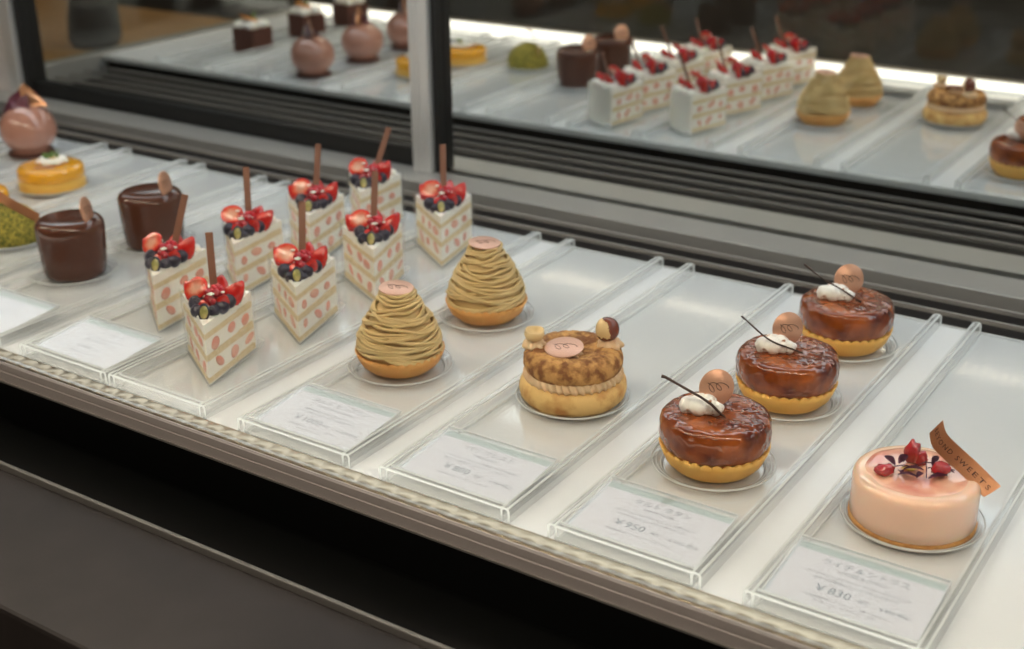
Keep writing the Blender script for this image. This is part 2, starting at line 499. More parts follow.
# top with the front light bar and an added rear fill bar
cbox('top_panel', CX0 - .03, CX1 + .012, -.04, .72, .447, .465, m=M['top'])
lb = cbox('light_bar', CX0, CX1, -.028, .010, .431, .4465, m=M['alu'], label='slim metal bar of warm lights')
bm = bmesh.new()
x = CX0 + .02
while x < CX1 - .02:
    box(bm, x, x + .0075, -.0165, -.0045, .4285, .431)
    x += .0155
o = obj('light_chip', bm, M['led'], lb, smooth=False)
o['kind'] = 'stuff'
lb2 = cbox('light_bar', CX0, CX1, .38, .53, .431, .4465, m=M['alu'], label='wide cool light bar')
bm = bmesh.new(); box(bm, CX0 + .02, CX1 - .02, .39, .52, .4285, .431)
obj('diffuser', bm, M['led_rear'], lb2, smooth=False)

# unseen ceiling panels added to fill the case front, ledge and counter
for i, (x, y) in enumerate(((-.6, -1.6), (1.2, -1.6), (-2.2, .6))):
    t = thing('ceiling_lamp', ('added unseen warm fill panel on the ceiling, front left', 'added unseen warm fill panel on the ceiling, front right', 'added unseen warm fill panel above the wooden counter')[i], 'lamp', (x, y, RZ1), 0)
    bm = bmesh.new(); box(bm, -.4, .4, -.3, .3, -.04, 0, bev=.005); obj('housing', bm, M['alu'], t, smooth=False)
    bm = bmesh.new(); box(bm, -.37, .37, -.27, .27, -.045, -.0402); obj('diffuser', bm, M['lamp'], t, smooth=False)

# wooden counter and grey bag beyond the left end, seen in the mirror
t = thing('wooden_counter', 'wooden counter with a brown top beyond the left end of the display case', 'counter', (-1.75, .46, RZ0))
bm = bmesh.new(); box(bm, -.68, .68, -.50, .50, .935, .965, bev=.003); obj('counter_top', bm, M['wood'], t, smooth=False)
bm = bmesh.new(); box(bm, -.64, .64, -.52, .52, 0, .9345); obj('counter_body', bm, M['black'], t, smooth=False)
bm = bmesh.new(); box(bm, -.64, -.62, -.50, .50, .966, 1.05, bev=.002); obj('back_rail', bm, M['alu'], t, smooth=False)
bm = bmesh.new()
lathe(bm, [(.03, 0), (.052, .003), (.060, .02), (.058, .07), (.052, .12), (.050, .18), (.03, .20)], 24, fn=lambda t_, k, r, z: (r * (1 + .06 * sin(3 * t_ + k)), z))
o = obj('cloth_bag', bm, M['bag'], None, (-1.22, .30, RZ0 + .966))
o.scale = (.8, .8, .8)
tag(o, 'soft dark grey bag standing on the wooden counter, seen in the mirror', 'bag')

# ------------------------------------------------------------------ acrylic trays
TW, TL, TH, CH = .105, .4635, .0108, .0062
def make_tray(name, label):
    t = thing(name, label, 'tray', (0, 0, .0003), 0, 'clear acrylic pastry trays')
    bm = bmesh.new()
    box(bm, CH, TW - CH, CH + .001, TL, .0, .0016)
    obj('tray_floor', bm, M['acrylic_floor'], t, smooth=False)
    for s in (0, 1):
        bm = bmesh.new()
        x0 = 0 if s == 0 else TW - CH
        # inverted U channel, arch rounded
        prof = [(0, 0), (0, TH - .002), (.0006, TH - .0006), (.002, TH), (CH - .002, TH), (CH - .0006, TH - .0006), (CH, TH - .002), (CH, 0),
                (CH - .0012, 0), (CH - .0012, TH - .0024), (CH - .0022, TH - .0012), (.0022, TH - .0012), (.0012, TH - .0024), (.0012, 0)]
        def ring(y, dz=0):
            return [bm.verts.new((x0 + px, y, max(0, pz - dz) if pz > .002 else pz)) for px, pz in prof]
        ys = [(0.0, 0), (TL - .006, 0), (TL - .002, .0006), (TL, .0022)]
        rs = [ring(*q) for q in ys]
        for a, b in zip(rs, rs[1:]):
            for i in range(len(prof)):
                j = (i + 1) % len(prof)
                f = bm.faces.new((a[i], a[j], b[j], b[i]))
                if i in (0, 6, 7, 13):
                    f.material_index = 0
        for R_ in (rs[0], rs[-1]):
            m_ = len(prof)
            for i in range(6):
                f = bm.faces.new((R_[i], R_[i + 1], R_[m_ - 2 - i], R_[m_ - 1 - i])); f.material_index = 1
            f = bm.faces.new((R_[6], R_[7], R_[8]))
            f.material_index = 1
        tube(bm, [(x0 + px, TL - .0004, max(0, pz - .0008)) for px, pz in prof[:8]], .0006, 5, mi=1)
        tube(bm, [(x0 + px, .0, pz) for px, pz in prof[:8]], .0005, 5, mi=1)
        # milky strips stand in for bright glints along the two upper edges
        for xx in (.0009, CH - .0009):
            box(bm, x0 + xx - .0007, x0 + xx + .0007, 0, TL - .004, TH - .0004, TH + .0003, mi=1)
        box(bm, x0 + (CH if s == 0 else -.0009), x0 + (CH + .0009 if s == 0 else 0), .001, TL, 0, .0022, mi=1)
        obj('side_rail', bm, [M['acrylic'], M['acrylic_edge']], t, smooth=False)
    bm = bmesh.new()
    box(bm, CH, TW - CH, .0, .0062, 0, TH - .0015)
    box(bm, CH, TW - CH, .0, .0011, TH - .0017, TH - .0003, mi=1)
    box(bm, CH, TW - CH, .0053, .0064, TH - .0017, TH - .0003, mi=1)
    box(bm, CH, TW - CH, -.0002, .0006, 0, .0012, mi=1)
    obj('front_rail', bm, [M['acrylic'], M['acrylic_edge']], t, smooth=False)
    bm = bmesh.new()
    box(bm, CH, TW - CH, TL - .0010, TL, .0016, .0022)
    obj('rear_lip', bm, M['acrylic_edge'], t, smooth=False)
    return t

TRAYS = [(.5600, 'clear acrylic tray holding the single peach cake and its card'),
         (.4280, 'clear acrylic tray holding the row of three caramel apple tarts'),
         (.2940, 'clear acrylic tray holding the hazelnut cream ring pastry'),
         (.1625, 'clear acrylic tray holding the two chestnut cream tarts'),
         (.0240, 'clear acrylic tray without a card, holding the right row of strawberry slices'),
         (-.0845, 'clear acrylic tray holding the left row of strawberry slices behind a card'),
         (-.2150, 'clear acrylic tray holding the two dark chocolate cylinders'),
         (-.3513, 'clear acrylic tray holding the green pistachio dome'),
         (-.4809, 'clear acrylic tray holding the round yellow mango cakes'),
         (-.6240, 'clear acrylic tray holding the three cocoa pink ball cakes'),
         (-.7500, 'empty clear acrylic tray left of the ball cakes'),
         (-.8760, 'clear acrylic tray at the far left holding the chocolate square cakes')]
tray0 = None
for x, lab in TRAYS:
    if tray0 is None:
        tray0 = make_tray('display_tray', lab)
        tray0.location = (x, 0, .0003)
    else:
        dup(tray0, (x, 0, .0003), 0, lab)
ZF = .0003 + .0016       # tray floor top

# ------------------------------------------------------------------ clear plates
def make_plate(R_, label, loc):
    t = thing('clear_plate', label, 'plate', loc, 0, 'round clear plates under the pastries')
    bm = bmesh.new()
    lathe(bm, [(R_ * .80, .0002), (R_ * .80, .0012)], 64)
    obj('plate_base', bm, M['plate'], t, smooth='auto')
    bm = bmesh.new()
    # stepped, raised rim
    pr = [(R_ * .81, .0003), (R_ * .86, .0010), (R_ * .88, .0030), (R_ * .97, .0036), (R_, .0048),
          (R_ * 1.005, .0042), (R_ * .975, .0028), (R_ * .90, .0022), (R_ * .875, .0003)]
    rings = lathe(bm, pr, 64, cap0=False, cap1=False)
    for i in range(64):
        j = (i + 1) % 64
        bm.faces.new((rings[-1][i], rings[-1][j], rings[0][j], rings[0][i]))
    obj('plate_rim', bm, M['plate'], t, smooth=True)
    bm = bmesh.new()
    tube(bm, [(R_ * 1.002 * cos(a), R_ * 1.002 * sin(a), .0046) for a in [2 * pi * i / 64 for i in range(64)]], .0006, 6, True)
    tube(bm, [(R_ * .93 * cos(a), R_ * .93 * sin(a), .0036) for a in [2 * pi * i / 64 for i in range(64)]], .0003, 6, True)
    tube(bm, [(R_ * .855 * cos(a), R_ * .855 * sin(a), .0012) for a in [2 * pi * i / 64 for i in range(64)]], .0004, 6, True)
    obj('rim_bead', bm, M['plate_rim'], t)
    return t
plate0 = None
def plate(x, y, sc, label):
    global plate0
    if plate0 is None:
        plate0 = make_plate(.042, label, (x, y, ZF))
        p = plate0
    else:
        p = dup(plate0, (x, y, ZF), 0, label)
    p.scale = (sc, sc, 1)
    return p
ZP = ZF + .0013          # pastry stands on the plate

# ------------------------------------------------------------------ flourish on chocolate discs
def scribble(parent, r, z, m=None):
    bm = bmesh.new()
    pts = []
    for i in range(60):
        u = i / 59
        t = 2 * pi * 2.4 * u
        pts.append((r * (-.52 + 1.0 * u + .24 * sin(t)), r * (.30 * cos(t + .5) * (1 - .45 * u) + .05), z))
    tube(bm, pts, .00022, 4)
    return obj('flourish', bm, m or M['ink'], parent)

def disc_part(parent, name, r, th, mat, loc, rot):
    bm = bmesh.new()
    lathe(bm, [(r * .96, 0), (r, th * .25), (r, th * .75), (r * .96, th)], 40)
    o = obj(name, bm, mat, parent, loc, rot, smooth='auto')
    scribble(o, r, th + .0001)
    return o

def tart_shell(bm, r0, r1, h, scal=30, amp=.0011):
    seg = scal * 6
    def fn(t, k, r, z):
        if k >= 4:
            return (r * (1 + .010 * abs(sin(scal * t / 2))), z - (amp * (1 - abs(sin(scal * t / 2)))) if k in (4, 5) else z)
        return (r * (1 + .006 * cos(scal * t) * (k / 4)), z)
    lathe(bm, [(r0 * .9, 0), (r0, .0012), (r0 + (r1 - r0) * .55, h * .35), (r0 + (r1 - r0) * .85, h * .70), (r1, h), (r1 - .0018, h + .0002), (r1 - .0026, h - .002)], seg, fn)

# ------------------------------------------------------------------ caramel apple tart
def make_tatin(label):
    t = thing('apple_tart', label, 'pastry', (0, 0, 0), FACE, 'caramel apple tarts')
    bm = bmesh.new(); tart_shell(bm, .0280, .0374, .0185, 32, .0022); obj('tart_shell', bm, M['tart_yellow'], t, label='golden scalloped shell')
    bm = bmesh.new()
    def fn(a, k, r, z):
        d = noise.noise(Vector((cos(a) * 2.2, sin(a) * 2.2, k * .35)))
        d2 = noise.noise(Vector((cos(a) * 6, sin(a) * 6, k * .9 + 5)))
        rr = r * (1 + .018 * d + .008 * d2)
        zz = z + (.0006 * d2 if k > 7 else 0) + (.0012 * d if k < 2 else 0)
        return rr, zz
    prof = [(.0325, .0150), (.0352, .0172), (.0368, .0195), (.0377, .0240), (.0380, .0285), (.0376, .0330), (.0366, .0362), (.0350, .0384), (.0325, .0396), (.029, .0400), (.024, .0401), (.018, .0402), (.012, .0400), (.006, .0400)]
    dense = []
    for i in range(len(prof) - 1):
        for q in range(4):
            u = q / 4
            p0 = prof[max(0, i - 1)]; p1 = prof[i]; p2 = prof[i + 1]; p3 = prof[min(len(prof) - 1, i + 2)]
            dense.append(tuple(.5 * (2 * b + (c - a) * u + (2 * a - 5 * b + 4 * c - d) * u * u + (3 * b - a - 3 * c + d) * u ** 3) for a, b, c, d in zip(p0, p1, p2, p3)))
    dense.append(prof[-1])
    def fd(a, k, r, z):
        q = Vector((r * cos(a), r * sin(a), z))
        d = noise.noise(q * 55); d2 = noise.noise(q * 190 + Vector((3, 1, 7))); d3 = noise.noise(q * 380)
        side = max(0, min(1, (r - .030) / .006))
        return r * (1 + .020 * d * side) + side * (.0006 * d2 + .00012 * d3), z + (1 - side * .6) * (.0006 * d2 + .00025 * d3) + (.0010 * d if k < 6 else 0)
    lathe(bm, dense, 180, fd)
    obj('caramel_topping', bm, M['caramel'], t, label='shiny reddish brown caramel apples')
    bm = bmesh.new()
    for i, (x, y, z, r) in enumerate(((-.0185, .002, .0445, .0066), (-.0125, -.0020, .0450, .0068), (-.0125, .0055, .0455, .0062), (-.0060, -.0010, .0448, .0066), (-.0055, .0055, .0450, .0060), (-.0010, -.0035, .0440, .0052), (-.0165, .0068, .0440, .0050))):
        blob(bm, (x, y, z), r, (1, .95, .92), .22, 1.6, 3, i + 3)
    obj('toasted_meringue', bm, M['meringue'], t, label='white toasted meringue')
    disc_part(t, 'chocolate_disc', .0126, .0014, M['copper_disc'], (.0010, .0120, .0525), (RAD(76), 0, RAD(14)))
    bm = bmesh.new()
    pts = [(-.0375, .0030, .0655), (-.0350, .0025, .0650), (-.0270, .0000, .0610), (-.0200, -.0035, .0580), (-.0120, -.0070, .0545), (-.0050, -.0090, .0500), (.0010, -.0105, .0440), (.0045, -.0115, .0412)]
    tube(bm, pts, [.0013, .0011, .0009, .0010, .0009, .0010, .0009, .0006], 7)
    obj('vanilla_pod', bm, M['vanilla'], t, label='thin dark dried vanilla pod')
    return t
tat = make_tatin('caramel apple tart with toasted meringue, front one of the row of three')
tat.location = (.4764, .1360, ZP)
t2 = dup(tat, (.4783, .2560, ZP), FACE + .06, 'caramel apple tart with toasted meringue, middle one of the row of three')
t3 = dup(tat, (.4790, .3770, ZP), FACE - .10, 'caramel apple tart with toasted meringue, rearmost of the row of three')
plate(.4764, .1360, 1.0, 'round clear plate under the front caramel apple tart')
plate(.4783, .2560, 1.0, 'round clear plate under the middle caramel apple tart')
plate(.4790, .3770, 1.0, 'round clear plate under the rearmost caramel apple tart')
# the pods of the two rear tarts are thinner and more wavy
for tt, k in ((t2, 1), (t3, 2)):
    for ch in list(tt.children):
        if ch.name.startswith('vanilla_pod'):
            bm = bmesh.new()
            rnd = random.Random(k)
            A, B = Vector((-.0370, .001, .0680)), Vector((.0080 if k == 1 else .0090, -.0080, .0415))
            pts = []
            for i in range(13):
                u = i / 12
                p = A.lerp(B, u) + Vector((0, 0, .0035 * sin(u * pi) * (-1 if k == 1 else 0) + .0006 * sin(9 * u + k)))
                p.y -= .004 * sin(u * pi)
                pts.append(p)
            tube(bm, pts, [.0009] + [.00055 + .0002 * rnd.random() for _ in range(11)] + [.0004 if k == 1 else .0012], 7)
            me = bpy.data.meshes.new('vanilla_pod'); bm.to_mesh(me); bm.free(); me.materials.append(M['vanilla']); me.shade_smooth()
            ch.data = me

# ------------------------------------------------------------------ chestnut cream tart
def make_mont(label, seed):
    rnd = random.Random(seed)
    t = thing('chestnut_tart', label, 'pastry', (0, 0, 0), FACE, 'chestnut cream tarts')
    bm = bmesh.new(); tart_shell(bm, .0255, .0355, .0170, 32, .0018); obj('tart_shell', bm, M['tart'], t, label='golden brown scalloped shell')
    def prof(z):   # cone radius
        u = (z - .013) / (.0655 - .013)
        u = min(max(u, 0), 1)
        K = (.0332, .0333, .0328, .0316, .0297, .0272, .0243, .0211, .0178, .0148, .0126)
        q = u * 10; i_ = min(9, int(q))
        return K[i_] + (K[i_ + 1] - K[i_]) * (q - i_)
    bm = bmesh.new()
    P_ = [(prof(.0125 + .0052 * i) - .0026, .0125 + .0052 * i) for i in range(11)]
    lathe(bm, P_, 48)
    nr = 23
    for k in range(nr):
        z0 = .0165 + (.0645 - .0165) * k / (nr - 1)
        ph = rnd.uniform(0, 6.28); tilt = rnd.uniform(.0016, .0062) * (1 - .5 * k / nr)
        w2 = rnd.uniform(.0006, .0020); p2 = rnd.uniform(0, 6.28)
        w3 = rnd.uniform(.0002, .0008); p3 = rnd.uniform(0, 6.28)
        pts = []
        nn = 72
        for i in range(nn):
            a = 2 * pi * i / nn
            z = z0 + tilt * sin(a + ph) + w2 * sin(2 * a + p2) + w3 * sin(5 * a + p3)
            z = max(.0155, min(z, .0655))
            r = prof(z) + .0004 * sin(4 * a + p3) + rnd.uniform(-.00004, .00004) + .0005 * sin(2 * a + ph * 2)
            pts.append((r * cos(a), r * sin(a), z))
        tube(bm, pts, rnd.uniform(.00125, .00155), 7, True)
    # short crossing strands
    for k in range(7):
        a0 = rnd.uniform(0, 6.28); z0 = rnd.uniform(.024, .060); sp = rnd.uniform(1.2, 2.2); dz = rnd.choice((-1, 1)) * rnd.uniform(.006, .011)
        pts = []
        for i in range(22):
            u = i / 21
            a = a0 + sp * u; z = max(.017, min(.064, z0 + dz * (u - .5) * 1.2))
            r = prof(z) + .0013 - .0020 * abs(2 * u - 1) ** 4
            pts.append((r * cos(a), r * sin(a), z))
        tube(bm, pts, .00135, 7)
    obj('chestnut_cream', bm, M['chestnut'], t, label='piped strands of beige chestnut cream')
    disc_part(t, 'chocolate_disc', .0136, .0012, M['pink_disc'], (-.0008, 0, .0668), (RAD(4), RAD(2), 0))
    return t
mb1 = make_mont('beige chestnut cream tart piped like noodles, the nearer of the two', 5)
mb1.location = (.1975, .1467, ZP)
mb2 = make_mont('beige chestnut cream tart piped like noodles, the rear one of the two', 11)
mb2.location = (.1960, .2698, ZP); mb2.rotation_euler[2] = FACE + .3
plate(.1975, .1467, 1.0, 'round clear plate under the nearer chestnut tart')
plate(.1960, .2698, 1.0, 'round clear plate under the rear chestnut tart')

# ------------------------------------------------------------------ hazelnut cream ring
def make_brest(label):
    t = thing('cream_ring_pastry', label, 'pastry', (0, 0, 0), FACE)
    bm = bmesh.new()
    def fb(a, k, r, z):
        d = noise.noise(Vector((cos(a) * 1.5, sin(a) * 1.5, k * .4)))
        return r * (1 + .025 * d), z + .0008 * d * (k > 1)
    lathe(bm, [(.030, 0), (.0375, .0012), (.0408, .005), (.0420, .010), (.0415, .0145), (.0395, .0175), (.036, .0185), (.030, .0175)], 80, fb)
    obj('lower_bun', bm, M['choux_base'], t, label='golden lower choux half')
    # piped ruffled cream ring
    bm = bmesh.new()
    nth = 480; nph = 26
    rings = []
    for i in range(nth):
        a = 2 * pi * i / nth
        ring = []
        wob = noise.noise(Vector((cos(a) * 3, sin(a) * 3, 2))) 
        for j in range(nph):
            p = 2 * pi * j / nph
            rid = .0010 * sin(38 * a + 3.0 * p + 2.5 * wob) + .0005 * sin(83 * a + 5 * p + 3 * wob)
            rr = .0285 + (.0095 + rid) * cos(p)
            zz = .0218 + (.0062 + rid * .8) * sin(p)
            ring.append(bm.verts.new((rr * cos(a), rr * sin(a), zz)))
        rings.append(ring)
    for i in range(nth):
        A, B = rings[i], rings[(i + 1) % nth]
        for j in range(nph):
            bm.faces.new((A[j], A[(j + 1) % nph], B[(j + 1) % nph], B[j]))
    obj('piped_cream', bm, M['praline'], t, label='piped praline cream filling')
    bm = bmesh.new()
    def ft(a, k, r, z):
        d = noise.noise(Vector((cos(a) * 2 * (k + 1) * .3, sin(a) * 2 * (k + 1) * .3, k * .6)))
        d2 = noise.noise(Vector((cos(a) * 9, sin(a) * 9, k * 1.3)))
        return r * (1 + .02 * d + .012 * d2), z + .0011 * d2 * (k > 2)
    lathe(bm, [(.030, .0245), (.0365, .0255), (.0385, .0290), (.0388, .0335), (.0372, .0375), (.0345, .0402), (.031, .0418), (.027, .0424), (.022, .0418), (.017, .0402), (.012, .0388), (.006, .0384)], 110, ft)
    obj('upper_bun', bm, M['choux'], t, label='crackled brown choux top')
    def rosette(parent, x, y, z, r, h, n_=7, label=None, name='cream_rosette'):
        bm = bmesh.new()
        def fr(a, k, rr, zz):
            return rr * (1 + .16 * cos(n_ * a + k * .45)), zz
        lathe(bm, [(r * .8, 0), (r, h * .18), (r * 1.0, h * .4), (r * .85, h * .62), (r * .6, h * .82), (r * .3, h)], 56, fr)
        return obj(name, bm, M['praline'], parent, (x, y, z), label=label)
    rosette(t, -.0060, -.0065, .0370, .0115, .0068, 9)
    disc_part(t, 'chocolate_disc', .0150, .0011, M['pink_disc'], (-.0075, -.0075, .0440), (RAD(7), RAD(-4), 0))
    r1 = rosette(t, -.0300, .0045, .0395, .0088, .0078)
    r2 = rosette(t, .0285, .0045, .0385, .0095, .0088)
    # half hazelnut, cut hollow upwards
    bm = bmesh.new()
    lathe(bm, [(.0035, 0), (.0066, .0015), (.0078, .0045), (.0074, .0080), (.0062, .0083), (.0050, .0062), (.0026, .0052)], 28, fn=lambda a, k, r, z: (r * (1 + .05 * sin(2 * a)), z + .0004 * sin(3 * a) * (k > 2)))
    obj('hazelnut_half', bm, M['nut'], t, (-.0305, .0040, .0462), (RAD(6), RAD(5), 0), label='pale halved hazelnut')
    bm = bmesh.new()
    vs = blob(bm, (0, 0, 0), .0090, (1.0, 1.0, 1.08), .05, 1.2, 4, 2)
    nutf = obj('hazelnut', bm, [M['nut'], M['nut_skin']], t, (.0262, .0045, .0535), (0, 0, 0), label='hazelnut with half its dark skin left')
    for p in nutf.data.polygons:
        c = p.center
        if c.x + .25 * c.z + .0022 * noise.noise(c * 400) > .0010 or c.z < -.0042 + .001 * noise.noise(c * 500) or c.z + .5 * c.x > .0070:
            p.material_index = 1
    return t
br = make_brest('round crackled choux pastry filled with hazelnut cream and topped with two hazelnuts')
br.location = (.3420, .1732, ZP); br.scale = (.97, .97, 1)
plate(.3420, .1732, 1.03, 'round clear plate under the hazelnut cream ring pastry')

# ------------------------------------------------------------------ text
def text_mesh(body, size, align='CENTER', sx=1.0, space=1.0):
    cu = bpy.data.curves.new('t', 'FONT')
    cu.body = body
    cu.size = size
    cu.align_x = align
    cu.space_character = space
    cu.resolution_u = 2
    cu.extrude = 0
    cu.offset = size * .007
    o = bpy.data.objects.new('t', cu)
    COL.objects.link(o)
    dg = bpy.context.evaluated_depsgraph_get()
    me = bpy.data.meshes.new_from_object(o.evaluated_get(dg))
    bpy.data.objects.remove(o)
    bpy.data.curves.remove(cu)
    if sx != 1:
        for v in me.vertices:
            v.co.x *= sx
    return me

# ------------------------------------------------------------------ peach cake
def make_lychee(label):
    t = thing('peach_mousse_cake', label, 'pastry', (0, 0, 0), FACE)
    bm = bmesh.new()
    lathe(bm, [(.036, 0), (.0392, .0005), (.0395, .0030), (.0380, .0042)], 80, fn=lambda a, k, r, z: (r * (1 + .012 * noise.noise(Vector((cos(a) * 7, sin(a) * 7, k)))), z + .0006 * noise.noise(Vector((cos(a) * 8, sin(a) * 8, k + 3))) * (k > 1)))
    obj('biscuit_base', bm, M['crumb'], t, label='thin brown biscuit base')
    bm = bmesh.new()
    R0 = .0388; h = .0335
    pr = [(R0 - .0012, .0030), (R0, .0045), (R0, .012), (R0, .020), (R0, h - .006)]
    for i in range(1, 9):
        a = i / 8 * pi / 2
        pr.append((R0 - .006 + .006 * cos(a), h - .006 + .006 * sin(a)))
    pr += [(.029, h + .0002), (.022, h - .0002), (.012, h - .0004)]
    lathe(bm, pr, 96)
    obj('mousse_body', bm, M['peach'], t, label='smooth peach coloured glazed body')
    bm = bmesh.new()
    lathe(bm, [(.0325, h - .0012), (.0310, h + .0001), (.028, h + .0004), (.02, h + .0004)], 64, fn=lambda a, k, r, z: (r * (1 + .03 * noise.noise(Vector((cos(a) * 2, sin(a) * 2, 1)))), z))
    obj('jelly_top', bm, M['jelly'], t, label='pink red jelly glaze')
    for i, (x, y, r, sc) in enumerate(((-.0215, -.0040, .0050, (1.25, .85, .75)), (.0125, -.0060, .0052, (1.1, .9, .95)), (-.0005, .0110, .0060, (.80, .75, 1.35)), (.0045, .0090, .0044, (.9, 1, 1.1)))):
        bm = bmesh.new(); blob(bm, (0, 0, 0), r, sc, .35, 1.9, 3, i)
        obj('pomegranate_seed', bm, M['aril'], t, (x, y, h + .0010 + r * sc[2] * .8))
    # herb: leaves and stems
    bm = bmesh.new()
    rnd = random.Random(4)
    def leaf(c, d, L_, w, tilt):
        d = Vector((cos(d), sin(d), tilt)).normalized(); s = Vector((-d.y, d.x, 0)).normalized()
        n_ = 7; a = []; b = []
        for i in range(n_):
            u = i / (n_ - 1)
            ww = w * sin(pi * min(1, u * .92 + .05)) ** .8
            m_ = Vector(c) + d * (L_ * u) + Vector((0, 0, .0016 * sin(pi * u)))
            a.append(bm.verts.new(m_ + s * ww + Vector((0, 0, .0007)))); b.append(bm.verts.new(m_ - s * ww + Vector((0, 0, .0007))))
            if i == 0: ctr = []
            ctr.append(bm.verts.new(m_))
        for i in range(n_ - 1):
            bm.faces.new((a[i], a[i + 1], ctr[i + 1], ctr[i])); bm.faces.new((ctr[i], ctr[i + 1], b[i + 1], b[i]))
    z = h + .0022
    for c, d, L_, w, ti in (((-.013, .004, z), 2.2, .009, .0030, .3), ((-.010, .006, z), .6, .008, .0028, .5), ((-.014, .001, z), 3.4, .006, .0022, .2), ((-.009, -.001, z), -.4, .012, .0022, .15),
                            ((-.0030, -.0115, z), 2.9, .012, .0020, .05), ((-.004, -.012, z), .6, .006, .0020, .2), ((.003, -.013, z), .1, .012, .0024, .1), ((.008, -.001, z), .1, .014, .0016, .1),
                            ((.010, .003, z), .9, .009, .0022, .35), ((.010, -.004, z), -.35, .011, .0015, .1), ((-.0065, .008, z), 1.4, .006, .002, .4), ((-.012, -.003, z), -1.6, .005, .002, .1)):
        leaf(c, d, L_, w, ti)
    for p, q in (((-.008, -.001, z + .001), (.016, .000, z + .0035)), ((.002, -.012, z), (.006, .004, z + .003)), ((.006, -.001, z + .001), (.021, -.006, z + .002)), ((-.014, .003, z), (-.002, -.001, z + .001))):
        tube(bm, [p, ((p[0] + q[0]) / 2, (p[1] + q[1]) / 2, max(p[2], q[2]) + .0012), q], .00035, 5)
    bmesh.ops.solidify(bm, geom=list(bm.faces), thickness=.00018)
    obj('herb_leaves', bm, M['purple_leaf'], t, label='purple herb sprig')
    bm = bmesh.new(); blob(bm, (0, 0, 0), .0035, (1.3, .9, .12), .5, 3, 3, 5)
    obj('gold_leaf', bm, M['gold'], t, (-.0045, .0015, h + .0018))
    # curved copper ribbon with lettering
    def rib(s, w):   # s along 0..1, w across -1..1 (up positive)
        K = ((.0092, .0030, .0300), (.0118, .0010, .0215), (.0200, -.0020, .0135), (.0300, -.0080, .0055), (.0420, -.0170, -.0050))
        q = min(max(s, -.1), 1.1) * 4; i_ = min(3, max(0, int(q))); f_ = q - i_
        def kp(n_): n_ = min(4, max(0, n_)); return Vector(K[n_])
        p0, p1, p2, p3 = kp(i_ - 1), kp(i_), kp(i_ + 1), kp(i_ + 2)
        c = .5 * ((2 * p1) + (p2 - p0) * f_ + (2 * p0 - 5 * p1 + 4 * p2 - p3) * f_ ** 2 + (3 * p1 - p0 - 3 * p2 + p3) * f_ ** 3)
        c.z += h
        wd = Vector((.0040, .0010, .0044)).lerp(Vector((.0050, .0025, .0032)), s)
        return c + wd * w
    bm = bmesh.new(); ns = 30
    g = [[bm.verts.new(rib(i / ns + (.045 * j if i == ns else .03 * j if i == 0 else 0) * .6, j)) for j in (-1, -.5, 0, .5, 1)] for i in range(ns + 1)]
    for i in range(ns):
        for j in range(4):
            bm.faces.new((g[i][j], g[i + 1][j], g[i + 1][j + 1], g[i][j + 1]))
    bmesh.ops.solidify(bm, geom=list(bm.faces), thickness=.0004)
    rb = obj('ribbon', bm, M['copper_ribbon'], t, smooth='auto', label='curved copper ribbon with dark lettering')
    me = text_mesh('BEYOND SWEETS', .0048, 'LEFT', 1.0, 1.35)
    me.materials.append(M['ink'])
    xs = [v.co.x for v in me.vertices]; x0, x1 = min(xs), max(xs)
    bm = bmesh.new(); bm.from_mesh(me)
    bmesh.ops.subdivide_edges(bm, edges=[e for e in bm.edges if e.calc_length() > .001], cuts=1)
    bm.to_mesh(me); bm.free()
    for v in me.vertices:
        s = .05 + .90 * (v.co.x - x0) / (x1 - x0)
        w = (v.co.y - .0019) / .0066
        p = rib(s, w)
        e1 = rib(s + .01, w) - rib(s - .01, w); e2 = rib(s, w + .1) - rib(s, w - .1)
        nrm = e1.cross(e2).normalized()
        v.co = p + nrm * (.0005 if nrm.y < 0 else -.0005)
    o = bpy.data.objects.new('lettering', me); link(o, rb)
    return t
ly = make_lychee('round peach coloured mousse cake with pomegranate seeds and a copper ribbon')
ly.location = (.6120, .1400, ZP)
plate(.6120, .1400, 1.05, 'round clear plate under the peach mousse cake')

# ------------------------------------------------------------------ strawberry slices
APEX = RAD(43); SL = .0748; HS = .0515
def sector(r, off=0, a=APEX, n=10, tip=.0012):
    """outline of a slice, tip at the origin, opening along +y; slightly rounded tip"""
    pts = [(-tip * .5, tip * 1.0 - off), (0, tip * .55 - off), (tip * .5, tip * 1.0 - off)]
    for i in range(n + 1):
        t = pi / 2 - a / 2 + a * i / n
        pts.append((r * cos(t) + (off if i == 0 else -off if i == n else 0), r * sin(t)))
    return pts
def berry_disc(name, r, sx, th, parent, loc, rot, mat):
    bm = bmesh.new()
    lathe(bm, [(r * .2, -th * 1.6), (r * .75, -th * 1.2), (r, -th * .3), (r * .98, th * .3), (r * .90, th * .5)], 26, fn=lambda a, k, rr, z: (rr * (1 + .10 * cos(a)), z))
    for v in bm.verts:
        v.co.x *= sx
    return obj(name, bm, mat, parent, loc, rot)
